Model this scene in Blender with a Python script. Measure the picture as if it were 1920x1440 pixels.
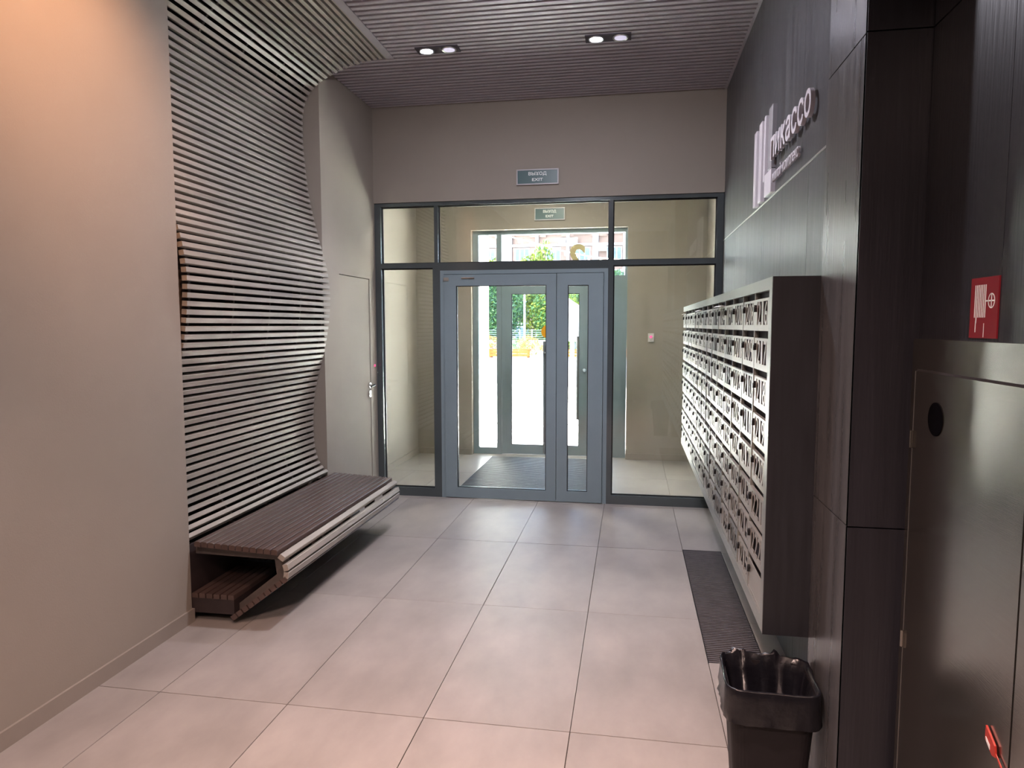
import bpy, bmesh, math, random
from mathutils import Vector, Matrix
random.seed(7)
for o in list(bpy.data.objects): bpy.data.objects.remove(o)
SC = bpy.context.scene; COL = SC.collection
PI = math.pi

# ------------------------------------------------------------ camera, sky, sun, exposure
cam = bpy.data.cameras.new('camera'); camo = bpy.data.objects.new('camera', cam); COL.objects.link(camo)
cam.sensor_width = 36; cam.lens = 1296.0/1920*36; cam.clip_start = .02; cam.clip_end = 400
YAW, PITCH, ROLL = 0.17030, -0.084341, -0.00111
fw = Vector((-math.sin(YAW)*math.cos(PITCH), math.cos(YAW)*math.cos(PITCH), math.sin(PITCH)))
rt = Vector((math.cos(YAW), math.sin(YAW), 0)); up = rt.cross(fw)
r2 = rt*math.cos(ROLL)+up*math.sin(ROLL); u2 = -rt*math.sin(ROLL)+up*math.cos(ROLL)
m = Matrix((r2, u2, -fw)).transposed().to_4x4(); m.translation = Vector((0, 0, 1.6003)); camo.matrix_world = m
SC.camera = camo

W = bpy.data.worlds.new('world'); SC.world = W; W.use_nodes = True
nt = W.node_tree; bg = nt.nodes['Background']
sky = nt.nodes.new('ShaderNodeTexSky'); sky.sky_type = 'NISHITA'; sky.sun_disc = False
sky.sun_elevation = math.radians(58); sky.sun_rotation = math.radians(200); sky.dust_density = 2.0
nt.links.new(sky.outputs[0], bg.inputs[0]); bg.inputs[1].default_value = .48

def add_light(name, kind, loc, energy, color=(1, 1, 1), target=None, **kw):
    l = bpy.data.lights.new(name, kind); l.energy = energy*.25; l.color = color
    for k, v in kw.items(): setattr(l, k, v)
    o = bpy.data.objects.new(name, l); COL.objects.link(o); o.location = loc
    if target is not None:
        o.rotation_euler = (Vector(target)-Vector(loc)).to_track_quat('-Z', 'Y').to_euler()
    return o
add_light('sun', 'SUN', (0, 0, 30), 215.0, (1, .96, .9), target=(-12, 4, 0), angle=.01)
# lamps of the hall behind the camera (warm) and an unseen fill added to lift the vestibule
add_light('warm_wall_light', 'SPOT', (-1.35, 2.2, 3.50), 150, (1, .50, .27), target=(-2.33, 2.60, 2.62), spot_size=1.2, spot_blend=1, shadow_soft_size=.05)
add_light('warm_ceiling_light', 'AREA', (-.7, 1.2, 3.5), 30, (1, .66, .56), target=(-.6, 1.9, 0), shape='DISK', size=.18, spread=1.35)
add_light('hall_ceiling_light', 'AREA', (-.4, -.9, 3.5), 40, (1, .70, .60), target=(-.5, 1.0, 0), shape='DISK', size=.2, spread=1.6)
add_light('hall_cool_light', 'AREA', (-.6, 3.7, 3.5), 60, (.93, .90, 1), target=(-.6, 4.3, 0), shape='DISK', size=.14)
add_light('vestibule_fill', 'AREA', (-.9, 7.0, 3.28), 42, (1, .94, .82), target=(-.9, 7.0, 0), shape='DISK', size=.3)
VS = SC.view_settings
VS.view_transform = 'Standard'; VS.look = 'None'; VS.gamma = 1; VS.use_curve_mapping = False; VS.exposure = 2.0

# ------------------------------------------------------------ materials
def srgb(r, g, b):
    f = lambda c: ((c/255)/12.92 if c/255 <= .04045 else ((c/255+.055)/1.055)**2.4)
    return (f(r), f(g), f(b), 1)
def mat(name, col, rough=.5, metal=0, spec=.5, noise=0, nscale=6, stretch=(1, 1, 1), bump=0, bscale=60, coat=0, emit=None, estr=0, col2=None, detail=4, rnoise=0):
    m = bpy.data.materials.new(name); m.use_nodes = True; n = m.node_tree; p = n.nodes['Principled BSDF']
    c = col if len(col) == 4 else (*col, 1)
    p.inputs['Base Color'].default_value = c; p.inputs['Roughness'].default_value = rough
    p.inputs['Metallic'].default_value = metal; p.inputs['Specular IOR Level'].default_value = spec
    p.inputs['Coat Weight'].default_value = coat; p.inputs['Coat Roughness'].default_value = .15
    if emit: p.inputs['Emission Color'].default_value = (*emit[:3], 1); p.inputs['Emission Strength'].default_value = estr
    if noise or bump or col2 or rnoise:
        tc = n.nodes.new('ShaderNodeTexCoord'); mp = n.nodes.new('ShaderNodeMapping'); mp.inputs['Scale'].default_value = stretch
        oi = n.nodes.new('ShaderNodeObjectInfo'); ad = n.nodes.new('ShaderNodeVectorMath'); ad.operation = 'ADD'
        cb = n.nodes.new('ShaderNodeCombineXYZ'); mu = n.nodes.new('ShaderNodeMath'); mu.operation = 'MULTIPLY'; mu.inputs[1].default_value = 37
        n.links.new(oi.outputs['Random'], mu.inputs[0])
        for i in range(3): n.links.new(mu.outputs[0], cb.inputs[i])
        n.links.new(tc.outputs['Object'], ad.inputs[0]); n.links.new(cb.outputs[0], ad.inputs[1]); n.links.new(ad.outputs[0], mp.inputs[0])
        tx = n.nodes.new('ShaderNodeTexNoise'); tx.inputs['Scale'].default_value = nscale; tx.inputs['Detail'].default_value = detail; tx.inputs['Roughness'].default_value = .6
        n.links.new(mp.outputs[0], tx.inputs[0])
        if noise or col2:
            rp = n.nodes.new('ShaderNodeValToRGB'); rp.color_ramp.elements[0].position = .25; rp.color_ramp.elements[1].position = .75
            k = noise
            a = tuple(max(0, x*(1-k)) for x in c[:3])+(1,); b = (tuple(min(1, x*(1+k)) for x in c[:3])+(1,)) if not col2 else (*col2[:3], 1)
            rp.color_ramp.elements[0].color = a if not col2 else c; rp.color_ramp.elements[1].color = b
            n.links.new(tx.outputs[0], rp.inputs[0]); n.links.new(rp.outputs[0], p.inputs['Base Color'])
        if rnoise:
            mr = n.nodes.new('ShaderNodeMapRange'); mr.inputs[1].default_value = .3; mr.inputs[2].default_value = .7
            mr.inputs[3].default_value = max(.02, rough-rnoise); mr.inputs[4].default_value = rough+rnoise
            n.links.new(tx.outputs[0], mr.inputs[0]); n.links.new(mr.outputs[0], p.inputs['Roughness'])
        if bump:
            t2 = n.nodes.new('ShaderNodeTexNoise'); t2.inputs['Scale'].default_value = bscale; t2.inputs['Detail'].default_value = 3
            n.links.new(mp.outputs[0], t2.inputs[0])
            bp = n.nodes.new('ShaderNodeBump'); bp.inputs['Strength'].default_value = bump; bp.inputs['Distance'].default_value = .004
            n.links.new(t2.outputs[0], bp.inputs['Height']); n.links.new(bp.outputs[0], p.inputs['Normal'])
    return m
def glass_mat(name, tint=(.93, .96, .95), refl=.05):
    m = bpy.data.materials.new(name); m.use_nodes = True; n = m.node_tree; n.nodes.remove(n.nodes['Principled BSDF'])
    out = n.nodes['Material Output']; tr = n.nodes.new('ShaderNodeBsdfTransparent'); tr.inputs[0].default_value = (*tint, 1)
    gl = n.nodes.new('ShaderNodeBsdfGlossy'); gl.inputs['Roughness'].default_value = .01; gl.inputs[0].default_value = (.95, .97, 1, 1)
    lw = n.nodes.new('ShaderNodeLayerWeight'); lw.inputs[0].default_value = .5
    pw = n.nodes.new('ShaderNodeMath'); pw.operation = 'POWER'; pw.inputs[1].default_value = 5
    ma = n.nodes.new('ShaderNodeMath'); ma.operation = 'MULTIPLY_ADD'; ma.inputs[1].default_value = 1-refl; ma.inputs[2].default_value = refl
    mx = n.nodes.new('ShaderNodeMixShader')
    n.links.new(lw.outputs['Facing'], pw.inputs[0]); n.links.new(pw.outputs[0], ma.inputs[0]); n.links.new(ma.outputs[0], mx.inputs[0])
    n.links.new(tr.outputs[0], mx.inputs[1]); n.links.new(gl.outputs[0], mx.inputs[2]); n.links.new(mx.outputs[0], out.inputs[0])
    return m
M = dict(
 tile=mat('porcelain_tile', (.33, .30, .275), .44, spec=.38, noise=.2, nscale=1.9, stretch=(1.8, 1, 1), bump=.03, bscale=9, detail=5, rnoise=.05),
 grout=mat('grout', (.09, .075, .065), .8),
 plaster=mat('taupe_plaster', (.35, .312, .265), .75, noise=.04, nscale=1.5, bump=.12, bscale=140),
 base=mat('baseboard_tile', (.33, .29, .25), .45, noise=.08, nscale=3),
 wood=mat('stained_wood', (.37, .335, .295), .42, noise=.3, nscale=14, stretch=(1, .08, 1), bump=.15, bscale=50),
 seatwood=mat('seat_wood', (.095, .062, .053), .30, noise=.25, nscale=14, stretch=(1, .08, 1), bump=.1, bscale=50),
 darkwood=mat('dark_board', (.035, .024, .024), .6, noise=.3, nscale=10, stretch=(1, .1, 1)),
 ribply=mat('rib_plywood', (.11, .09, .08), .6, noise=.2, nscale=10),
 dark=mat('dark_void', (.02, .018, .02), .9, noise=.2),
 ceilslat=mat('ceiling_slat_paint', (.42, .395, .435), .5, noise=.05, nscale=5),
 ceilback=mat('ceiling_back', (.06, .052, .06), .9, noise=.1),
 frame=mat('graphite_aluminium', (.10, .118, .122), .16, metal=.25, noise=.06, nscale=4),
 frameveil=mat('veil_lightened_aluminium', (.245, .315, .345), .36, metal=.05, noise=.05, nscale=4),  # dark aluminium lightened, the lens veil is put into its base colour
 glass=glass_mat('clear_glass'),
 glass2=glass_mat('outer_glass', (.95, .97, .98), .04),
 panel=mat('dark_wood_laminate', (.062, .062, .066), .37, spec=.45, noise=.35, nscale=9, stretch=(3, 3, .12), bump=.25, bscale=40, rnoise=.06),
 panel3=mat('column_laminate', (.075, .075, .078), .3, spec=1.0, noise=.35, nscale=9, stretch=(3, 3, .12), bump=.2, bscale=40, rnoise=.05),
 panel2=mat('black_laminate', (.022, .022, .028), .34, noise=.2, nscale=9, stretch=(3, 3, .15), bump=.2, bscale=40),
 alu=mat('aluminium_strip', (.6, .6, .58), .3, metal=.9, noise=.03),
 mbbody=mat('charcoal_laminate', (.020, .021, .026), .42, noise=.25, nscale=12, stretch=(4, 4, .3)),
 mbframe=mat('grey_powder_coat', (.24, .25, .23), .34, metal=.35, noise=.05, nscale=20),
 mbdoor=mat('pale_grey_powder_coat', (.31, .30, .272), .38, metal=.35, noise=.07, nscale=14),
 mbdoor2=mat('worn_grey_powder_coat', (.20, .205, .195), .4, metal=.35, noise=.1, nscale=14),
 mbhole=mat('mailbox_inside', (.012, .012, .018), .8, noise=.2),
 lock=mat('black_lock', (.012, .012, .013), .3, noise=.1),
 steel=mat('stainless_steel', (.31, .295, .27), .21, metal=.95, noise=.05, nscale=60, stretch=(.1, .1, 4), bump=.05, bscale=200),
 hole=mat('vent_hole', (.004, .004, .005), 1, spec=0, noise=.1),
 chrome=mat('chrome', (.7, .7, .7), .12, metal=1, noise=.02),
 black=mat('black_plastic', (.012, .012, .014), .45, noise=.2),
 rubber=mat('mat_rib', (.11, .10, .105), .55, noise=.2, nscale=20),
 matbase=mat('mat_base', (.012, .011, .012), .8, noise=.2),
 vmat=mat('vestibule_mat_rib', (.08, .085, .09), .6, noise=.3, nscale=20),
 bag=mat('black_bin_liner', (.006, .006, .009), .3, noise=.2, nscale=20, bump=.8, bscale=22, coat=.1),
 bin=mat('black_mesh', (.012, .010, .012), .6, spec=.3, noise=.2),
 letter=mat('white_acrylic', (.62, .58, .62), .35, noise=.02),
 letterside=mat('grey_acrylic', (.30, .29, .31), .35, noise=.02),
 signgreen=mat('exit_green', (.06, .125, .13), .35, noise=.03),
 signframe=mat('sign_white_plastic', (.5, .48, .5), .4, noise=.02),
 signtext=mat('sign_white', (.85, .9, .88), .4, noise=.01),
 red=mat('red_sign', (.22, .008, .018), .4, noise=.03),
 redseal=mat('red_seal', (.45, .04, .028), .35, noise=.05),
 orange=mat('orange_sticker', (.95, .42, .01), .5, noise=.02),
 gold=mat('gold_vinyl', (.50, .42, .20), .4, noise=.02),
 pink=mat('pink_led', (.9, .1, .25), .4, emit=(1, .08, .25), estr=.35),
 whitep=mat('white_plastic', (.7, .7, .68), .4, noise=.02),
 paper=mat('paper', (.8, .8, .78), .7, noise=.03),
 lampcool=mat('cool_lamp', (1, 1, 1), .5, emit=(.82, .8, 1), estr=20),
 lampdim=mat('dim_lamp', (1, 1, 1), .5, emit=(.72, .66, 1), estr=.13),
 pave=mat('pale_paving', (.66, .64, .60), .8, noise=.06, nscale=2),
 white=mat('white_render', (.78, .77, .75), .8, noise=.03),
 orangewood=mat('orange_wood', (.42, .13, .008), .6, noise=.1, nscale=8),
 leafA=mat('leaf_green', (.09, .21, .06), .6, noise=.5, nscale=3),
 leafB=mat('leaf_yellow_green', (.27, .34, .04), .6, noise=.4, nscale=3),
 leafC=mat('leaf_blue_green', (.05, .13, .075), .6, noise=.4, nscale=3),
 flower=mat('orange_blossom', (.62, .26, .12), .6, noise=.3, nscale=5),
 bark=mat('bark', (.12, .09, .06), .9, noise=.3, nscale=10),
 fence=mat('fence_paint', (.22, .28, .26), .5, noise=.05),
 brick=mat('pink_brick_facade', (.22, .15, .128), .9, noise=.08, nscale=2),
 band=mat('white_facade_band', (.40, .415, .45), .8, noise=.04),
 wpane=mat('window_pane', (.09, .14, .20), .15, noise=.3, nscale=1),
 grey=mat('grey_metal', (.2, .21, .22), .5, noise=.05),
)

# ------------------------------------------------------------ helpers
class MB:
    def __init__(s): s.v = []; s.f = []
    def box(s, x0, x1, y0, y1, z0, z1):
        n = len(s.v)
        s.v += [(x, y, z) for z in (z0, z1) for y in (y0, y1) for x in (x0, x1)]
        s.f += [tuple(n+i for i in q) for q in ((0, 2, 3, 1), (4, 5, 7, 6), (0, 1, 5, 4), (2, 6, 7, 3), (1, 3, 7, 5), (0, 4, 6, 2))]
        return s
    def bev(s, x0, x1, y0, y1, z0, z1, b, axis='z'):
        # box with its four top edges chamfered
        n = len(s.v)
        for z, k in ((z0, 0), (z1-b, 0), (z1, b)):
            s.v += [(x0+k, y0+k, z), (x1-k, y0+k, z), (x1-k, y1-k, z), (x0+k, y1-k, z)]
        s.f.append((n+3, n+2, n+1, n)); s.f.append((n+8, n+9, n+10, n+11))
        for l in (0, 4):
            for i in range(4):
                j = (i+1) % 4; s.f.append((n+l+i, n+l+j, n+l+4+j, n+l+4+i))
        return s
    def prism(s, pts, a0, a1, plane='xz'):
        n = len(s.v); k = len(pts)
        def P(p, a):
            return {'xz': (p[0], a, p[1]), 'xy': (p[0], p[1], a), 'yz': (a, p[0], p[1])}[plane]
        for a in (a0, a1): s.v += [P(p, a) for p in pts]
        s.f.append(tuple(range(n, n+k))); s.f.append(tuple(reversed(range(n+k, n+2*k))))
        for i in range(k):
            j = (i+1) % k; s.f.append((n+j, n+i, n+k+i, n+k+j))
        return s
    def quadstrip(s, A, B):
        n = len(s.v); k = len(A); s.v += list(A)+list(B)
        for i in range(k-1): s.f.append((n+i, n+i+1, n+k+i+1, n+k+i))
        return s
    def cyl(s, p0, p1, r, seg=12, r1=None, caps=True):
        p0 = Vector(p0); p1 = Vector(p1); d = (p1-p0).normalized(); a = d.orthogonal().normalized(); b = d.cross(a)
        n = len(s.v); r1 = r if r1 is None else r1
        for p, rr in ((p0, r), (p1, r1)):
            for i in range(seg):
                t = 2*PI*i/seg; s.v.append(tuple(p+a*math.cos(t)*rr+b*math.sin(t)*rr))
        for i in range(seg):
            j = (i+1) % seg; s.f.append((n+i, n+j, n+seg+j, n+seg+i))
        if caps: s.f.append(tuple(reversed(range(n, n+seg)))); s.f.append(tuple(range(n+seg, n+2*seg)))
        return s
    def mesh(s, name, m=None):
        me = bpy.data.meshes.new(name); me.from_pydata([tuple(v) for v in s.v], [], s.f); me.update()
        bm = bmesh.new(); bm.from_mesh(me); bmesh.ops.recalc_face_normals(bm, faces=bm.faces); bm.to_mesh(me); bm.free()
        if m: me.materials.append(M[m] if isinstance(m, str) else m)
        return me
    def build(s, name, m, parent=None, loc=None, rot=None, smooth=False):
        me = s.mesh(name, m)
        if smooth:
            for p in me.polygons: p.use_smooth = True
        return link(name, me, parent, loc, rot)
def link(name, me, parent=None, loc=None, rot=None):
    o = bpy.data.objects.new(name, me); COL.objects.link(o)
    if parent: o.parent = parent
    if loc: o.location = loc
    if rot: o.rotation_euler = rot
    return o
def B(name, m, parent, *a): return MB().box(*a).build(name, m, parent)
def empty(name, loc=(0, 0, 0), rz=0):
    o = bpy.data.objects.new(name, None); COL.objects.link(o); o.location = loc; o.rotation_euler = (0, 0, rz); o.empty_display_size = .1
    return o
def tag(o, label, cat, group=None):
    o['label'] = label; o['category'] = cat
    if group: o['group'] = group
    return o
def struct(o): o['kind'] = 'structure'; return o
def copy_tree(o, parent=None):
    c = o.copy(); COL.objects.link(c); c.parent = parent
    for ch in [x for x in o.children]: copy_tree(ch, c)
    return c
def text_mesh(name, s, m, w=None, h=None, ext=0, bold=0, align='CENTER', upright=True):
    cu = bpy.data.curves.new(name, 'FONT'); cu.body = s; cu.align_x = 'LEFT'; cu.extrude = ext; cu.offset = bold; cu.resolution_u = 3
    o = bpy.data.objects.new(name, cu); COL.objects.link(o); bpy.context.view_layer.update()
    me = bpy.data.meshes.new_from_object(o.evaluated_get(bpy.context.evaluated_depsgraph_get())); me.name = name
    bpy.data.objects.remove(o); bpy.data.curves.remove(cu)
    xs = [v.co.x for v in me.vertices]; ys = [v.co.y for v in me.vertices]
    x0, x1, y0, y1 = min(xs), max(xs), min(ys), max(ys)
    sx = (w/(x1-x0)) if w else None; sy = (h/(y1-y0)) if h else None
    sx = sx or sy; sy = sy or sx
    for v in me.vertices: v.co.x = (v.co.x-x0)*sx-(x1-x0)*sx/2; v.co.y = (v.co.y-y0)*sy
    me.materials.clear(); me.materials.append(M[m])
    return me
def map_mesh(me, fx):
    for v in me.vertices: v.co = fx(v.co)
    me.update(); return me

# ------------------------------------------------------------ room measurements
XL = -2.345; XR = .76; YG = 6.17; ZC = 3.56; YB = -2.6

# ------------------------------------------------------------ floor with tiles
fl = struct(MB().box(-3.0, 1.2, YB-.2, 8.62, -.12, -.010).build('floor', 'grout'))
xs = [-2.6172-.0, -2.0172, -1.4172, -.8172, -.2172, .3828, .9828]
ys = [2.6054+1.16396*j for j in range(-5, 6)]
GX0, GX1, GY0, GY1 = .3828, .648, 3.28, 4.968      # recessed mat by the mailboxes
VX0, VX1, VY0, VY1 = -1.665, -.243, 6.55, 8.235     # vestibule mat
VXL, VXR, VYF = -2.62, .85, 8.30
g = .0016
def cut(rects, h):
    out = []
    for (a, b, c, d) in rects:
        if b <= h[0] or a >= h[1] or d <= h[2] or c >= h[3]: out.append((a, b, c, d)); continue
        if a < h[0]: out.append((a, h[0], c, d))
        if b > h[1]: out.append((h[1], b, c, d))
        a2, b2 = max(a, h[0]), min(b, h[1])
        if c < h[2]: out.append((a2, b2, c, h[2]))
        if d > h[3]: out.append((a2, b2, h[3], d))
    return out
for j in range(len(ys)-1):
    for i in range(len(xs)-1):
        r = [(xs[i]+g, xs[i+1]-g, ys[j]+g, ys[j+1]-g)]
        r = cut(r, (GX0-.002, GX1+.002, GY0, GY1)); r = cut(r, (VX0-.002, VX1+.002, VY0, VY1))
        # clip by room
        q = []
        for (a, b, c, d) in r:
            for (lo, hi, x0, x1) in ((YB, 3.29, XL+.015, XR), (3.29, 5.05, -2.60, XR), (5.05, YG, XL+.015, XR), (YG, VYF, VXL, VXR), (VYF, 8.6, -1.93, -.05)):
                c2, d2 = max(c, lo), min(d, hi); a2, b2 = max(a, x0), min(b, x1)
                if d2-c2 > .004 and b2-a2 > .004: q.append((a2, b2, c2, d2))
        if not q: continue
        mb = MB()
        if len(q) == 1: mb.bev(*q[0], -.010, 0, .0012)
        else:
            for t in q: mb.box(*t, -.010, 0)
        mb.build('tile', 'tile', fl)

# ------------------------------------------------------------ walls
wl = struct(MB().box(-2.75, XL+.015, YB, 3.29, 0, 3.7).build('wall_left', 'plaster'))
bl = struct(MB().box(XL+.015, XL+.027, YB, 3.285, 0, .072).box(-2.36, XL+.027, 3.285, 3.297, 0, .072).build('baseboard_left', 'base'))
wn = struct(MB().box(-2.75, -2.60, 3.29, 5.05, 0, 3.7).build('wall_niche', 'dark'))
wd = struct(MB().box(-2.75, XL, 5.05, 5.352, 0, 3.7).box(-2.75, XL, 5.352, 6.01, 2.022, 3.7).box(-2.75, XL, 6.01, 6.30, 0, 3.7)
            .box(-2.75, -2.42, 5.352, 6.01, 0, 2.022).build('wall_left_far', 'plaster'))
dd = struct(MB().bev(5.357, 6.005, .004, 2.017, 0, .045, .002).build('door_2', 'plaster'))
map_mesh(dd.data, lambda c: Vector((XL-.050+c.z, c.x, c.y)))
dd.data.flip_normals()
hd = MB().cyl((XL-.01, 5.965, 1.06), (XL+.012, 5.965, 1.06), .026, 16).cyl((XL+.01, 5.965, 1.06), (XL+.055, 5.965, 1.06), .009, 10)
hd.build('door_rose', 'chrome', dd, smooth=False)
MB().cyl((XL+.052, 5.968, 1.062), (XL+.056, 5.865, 1.055), .010, 10, .008).build('door_lever', 'black', dd)
MB().box(XL-.004, XL+.010, 5.945, 5.985, .955, 1.01).build('lock_plate', 'chrome', dd)
MB().cyl((XL+.008, 5.965, .982), (XL+.014, 5.965, .982), .009, 10).build('keyhole', 'black', dd)
# far wall over the glazing
wf = struct(MB().box(-2.75, .95, 6.15, 6.30, 2.718, 3.7).build('wall_far', 'plaster'))
wb = struct(MB().box(-2.75, .95, YB-.2, YB, 0, 3.7).build('wall_back', 'plaster'))
# right side : mailbox wall with laminate panels
wr = struct(MB().box(XR+.012, .98, 2.33, 6.30, 0, 3.7).build('wall_right', 'dark'))
pyl = [2.335, 2.735, 3.28, 3.825, 4.37, 4.915, 5.46, 6.005, 6.145]
for a, b in zip(pyl, pyl[1:]):
    MB().box(XR, XR+.012, a+.0015, b-.0015, 0.0, 2.309).build('wall_panel', 'panel', wr)
pyl2 = [2.335, 3.425, 4.515, 5.605, 6.145]
for a, b in zip(pyl2, pyl2[1:]):
    MB().box(XR, XR+.012, a+.0008, b-.0008, 2.317, 3.62).build('wall_panel', 'panel', wr)
struct(MB().box(XR-.004, XR+.010, 2.345, 6.14, 2.3095, 2.3165).build('trim_1', 'alu'))
wc = struct(MB().box(.60, .98, 1.985, 2.33, 0, 3.7).build('wall_column', 'dark'))
for z0, z1 in ((0, 1.051), (1.055, 2.349), (2.353, 3.62)):
    MB().box(.588, .600, 1.973, 2.33, z0, z1).build('wall_panel', 'panel3', wc)
    MB().box(.588, .745, 1.971, 1.985, z0, z1).build('wall_panel', 'panel2', wc)
wq = struct(MB().box(.757, .98, YB, 1.97, 0, 3.7).build('wall_right_near', 'dark'))
for a, b in ((YB, -1.6), (-1.6, -.5), (-.5, .5), (.5, 1.575), (1.575, 1.969)):
    for z0, z1 in ((0, 1.051), (1.055, 2.349), (2.353, 3.62)):
        MB().box(.745, .757, a+.001, b-.001, z0, z1).build('wall_panel', 'panel2', wq)

# ------------------------------------------------------------ slatted ceiling
ce = struct(MB().box(-2.75, .98, YB-.2, 8.65, 3.70, 3.95).box(-2.75, .98, YB-.2, 6.15, 3.615, 3.70).build('ceiling', 'ceilback'))
def chamf(w, d, b=.003):
    return [(-w/2+b, 0), (w/2-b, 0), (w/2, b), (w/2, d), (-w/2, d), (-w/2, b)]
cs1 = MB().prism(chamf(.037, .05), -1.742, XR-.02, 'yz').mesh('ceiling_slat', 'ceilslat')
cs2 = MB().prism(chamf(.037, .05), XL+.004, XR-.02, 'yz').mesh('ceiling_slat', 'ceilslat')
y = 4.153+.032
y -= .0642*int((y-YB-.1)/.0642)
while y < 6.13:
    link('ceiling_slat', cs1 if y < 5.07 else cs2, ce, (0, y, ZC)); y += .0642
MB().box(-1.80, -1.745, YB, 5.045, ZC-.002, 3.615).build('ceiling_trim', 'ceilslat', ce)
MB().box(-2.33, -1.80, YB, 3.29, ZC, 3.615).build('ceiling_board', 'ceilslat', ce)
MB().box(XR-.02, XR-.001, YB+.01, 6.145, ZC-.002, 3.615).build('ceiling_edge', 'ceilslat', ce)

# ------------------------------------------------------------ sculpted slat wall with bench
prof = [(-1.80, 3.560), (-1.92, 3.556), (-2.03, 3.532), (-2.13, 3.506), (-2.22, 3.475), (-2.305, 3.435), (-2.36, 3.398), (-2.41, 3.35), (-2.455, 3.27),
 (-2.475, 3.17), (-2.478, 3.02), (-2.47, 2.88), (-2.457, 2.74), (-2.436, 2.57), (-2.415, 2.47), (-2.395, 2.38), (-2.365, 2.25), (-2.335, 2.15),
 (-2.305, 2.03), (-2.289, 1.91), (-2.285, 1.81), (-2.292, 1.70), (-2.307, 1.58), (-2.33, 1.46), (-2.357, 1.345), (-2.387, 1.25), (-2.417, 1.14),
 (-2.44, 1.01), (-2.45, .85), (-2.447, .70), (-2.432, .59), (-2.392, .505), (-2.325, .452)]
def smooth(P, n=3):
    for _ in range(n):
        Q = [P[0]]
        for i in range(1, len(P)-1): Q.append(tuple(.25*P[i-1][k]+.5*P[i][k]+.25*P[i+1][k] for k in (0, 1)))
        P = Q+[P[-1]]
    return P
def resample(P, step):
    out = [P[0]]; d = 0; acc = 0
    for a, b in zip(P, P[1:]):
        L = math.dist(a, b); t = step-acc
        while t <= L:
            out.append((a[0]+(b[0]-a[0])*t/L, a[1]+(b[1]-a[1])*t/L)); t += step
        acc = (acc+L) % step if step-acc <= L else acc+L
    return out
fine = resample(prof, .01); fine = smooth(fine, 12)
pts = resample(fine, .0447)
SY0, SY1 = 3.298, 5.044
bench = empty('slatted_bench', (-2.1, 4.17, 0)); tag(bench, 'brown wooden slat bench whose back sweeps up the left wall onto the ceiling', 'bench')
def rel(o): o.location = Vector(o.location)-Vector((-2.1, 4.17, 0)); return o
slat = MB().prism(chamf(.0268, .03, .002), SY0, SY1, 'xz').mesh('slat', 'wood')
seat = MB().prism(chamf(.0335, .028, .005), SY0-.01, SY1+.02, 'xz').mesh('slat', 'seatwood')
seat2 = MB().prism(chamf(.0345, .028, .003), SY0-.01, SY1+.02, 'xz').mesh('slat', 'wood')
def put(me, p, nrm):
    # local -z is the outward face; turn it to nrm
    th = math.atan2(-nrm[0], -nrm[1])
    return rel(link('slat', me, bench, (p[0], 0, p[1]), (0, th, 0)))
for i, p in enumerate(pts):
    a = pts[max(0, i-1)]; b = pts[min(len(pts)-1, i+1)]
    t = (b[0]-a[0], b[1]-a[1]); L = math.hypot(*t); n = (-t[1]/L, t[0]/L)
    put(slat, p, n)
N = 12
for i in range(N):
    t = i/(N-1); put(seat, (-2.282+t*(.445), .446-.022*t), (.05, 1))
put(seat2, (-1.789, .396), (.55, .83)); put(seat2, (-1.762, .335), (.97, .25)); put(seat2, (-1.760, .289), (1, -.1))
for i in range(10):
    t = i/9; put(seat, (-1.776-.297*t, .252-.222*t), (.6, -.8))
# curved ribs that carry the slats
def offset(P, d):
    out = []
    for i, p in enumerate(P):
        a = P[max(0, i-1)]; b = P[min(len(P)-1, i+1)]; t = (b[0]-a[0], b[1]-a[1]); L = math.hypot(*t) or 1
        out.append((p[0]+t[1]/L*d, p[1]-t[0]/L*d))
    return out
rp = resample(fine, .06)
A = offset(rp, .031); Bq = offset(rp, .085)
for yy in (3.36, 3.78, 4.20, 4.62, 4.98):
    mb = MB()
    for a0, a1, b1, b0 in zip(A, A[1:], Bq[1:], Bq):
        c = [(max(-2.598, q[0]), min(3.612, q[1])) for q in (a0, a1, b1, b0)]
        mb.prism(c, yy-.009, yy+.009, 'xz')
    mb.prism([(-2.40, .415), (-1.83, .392), (-1.795, .36), (-1.79, .27), (-2.08, .055), (-2.11, .075), (-1.86, .27), (-1.87, .35), (-2.40, .36)], yy-.009, yy+.009, 'xz')
    rel(mb.build('rib', 'ribply', bench))
rel(MB().box(-2.35, -2.335, SY0, SY1, .03, .42).build('back_panel', 'darkwood', bench))
rel(MB().box(-2.335, -2.085, SY0, SY1, .05, .132).build('shelf_box', 'darkwood', bench))
ss = MB().prism(chamf(.034, .026, .002), SY0-.004, SY1, 'xz').mesh('shelf_slat', 'seatwood')
for i in range(6): rel(link('shelf_slat', ss, bench, (-2.312+.0425*i, 0, .158), (0, PI, 0)))
fr = rel(MB().box(-2.333, -2.318, 3.73, 3.75, .16, .40).box(-2.00, -1.985, 3.73, 3.75, .20, .40).box(-2.318, -1.985, 3.73, 3.75, .385, .40).box(-2.318, -2.0, 3.73, 3.75, .16, .19).build('divider_frame', 'black', bench))
MB().box(-2.318, -2.0, 3.738, 3.743, .19, .385).build('divider_pane', 'glass', fr)

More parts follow.
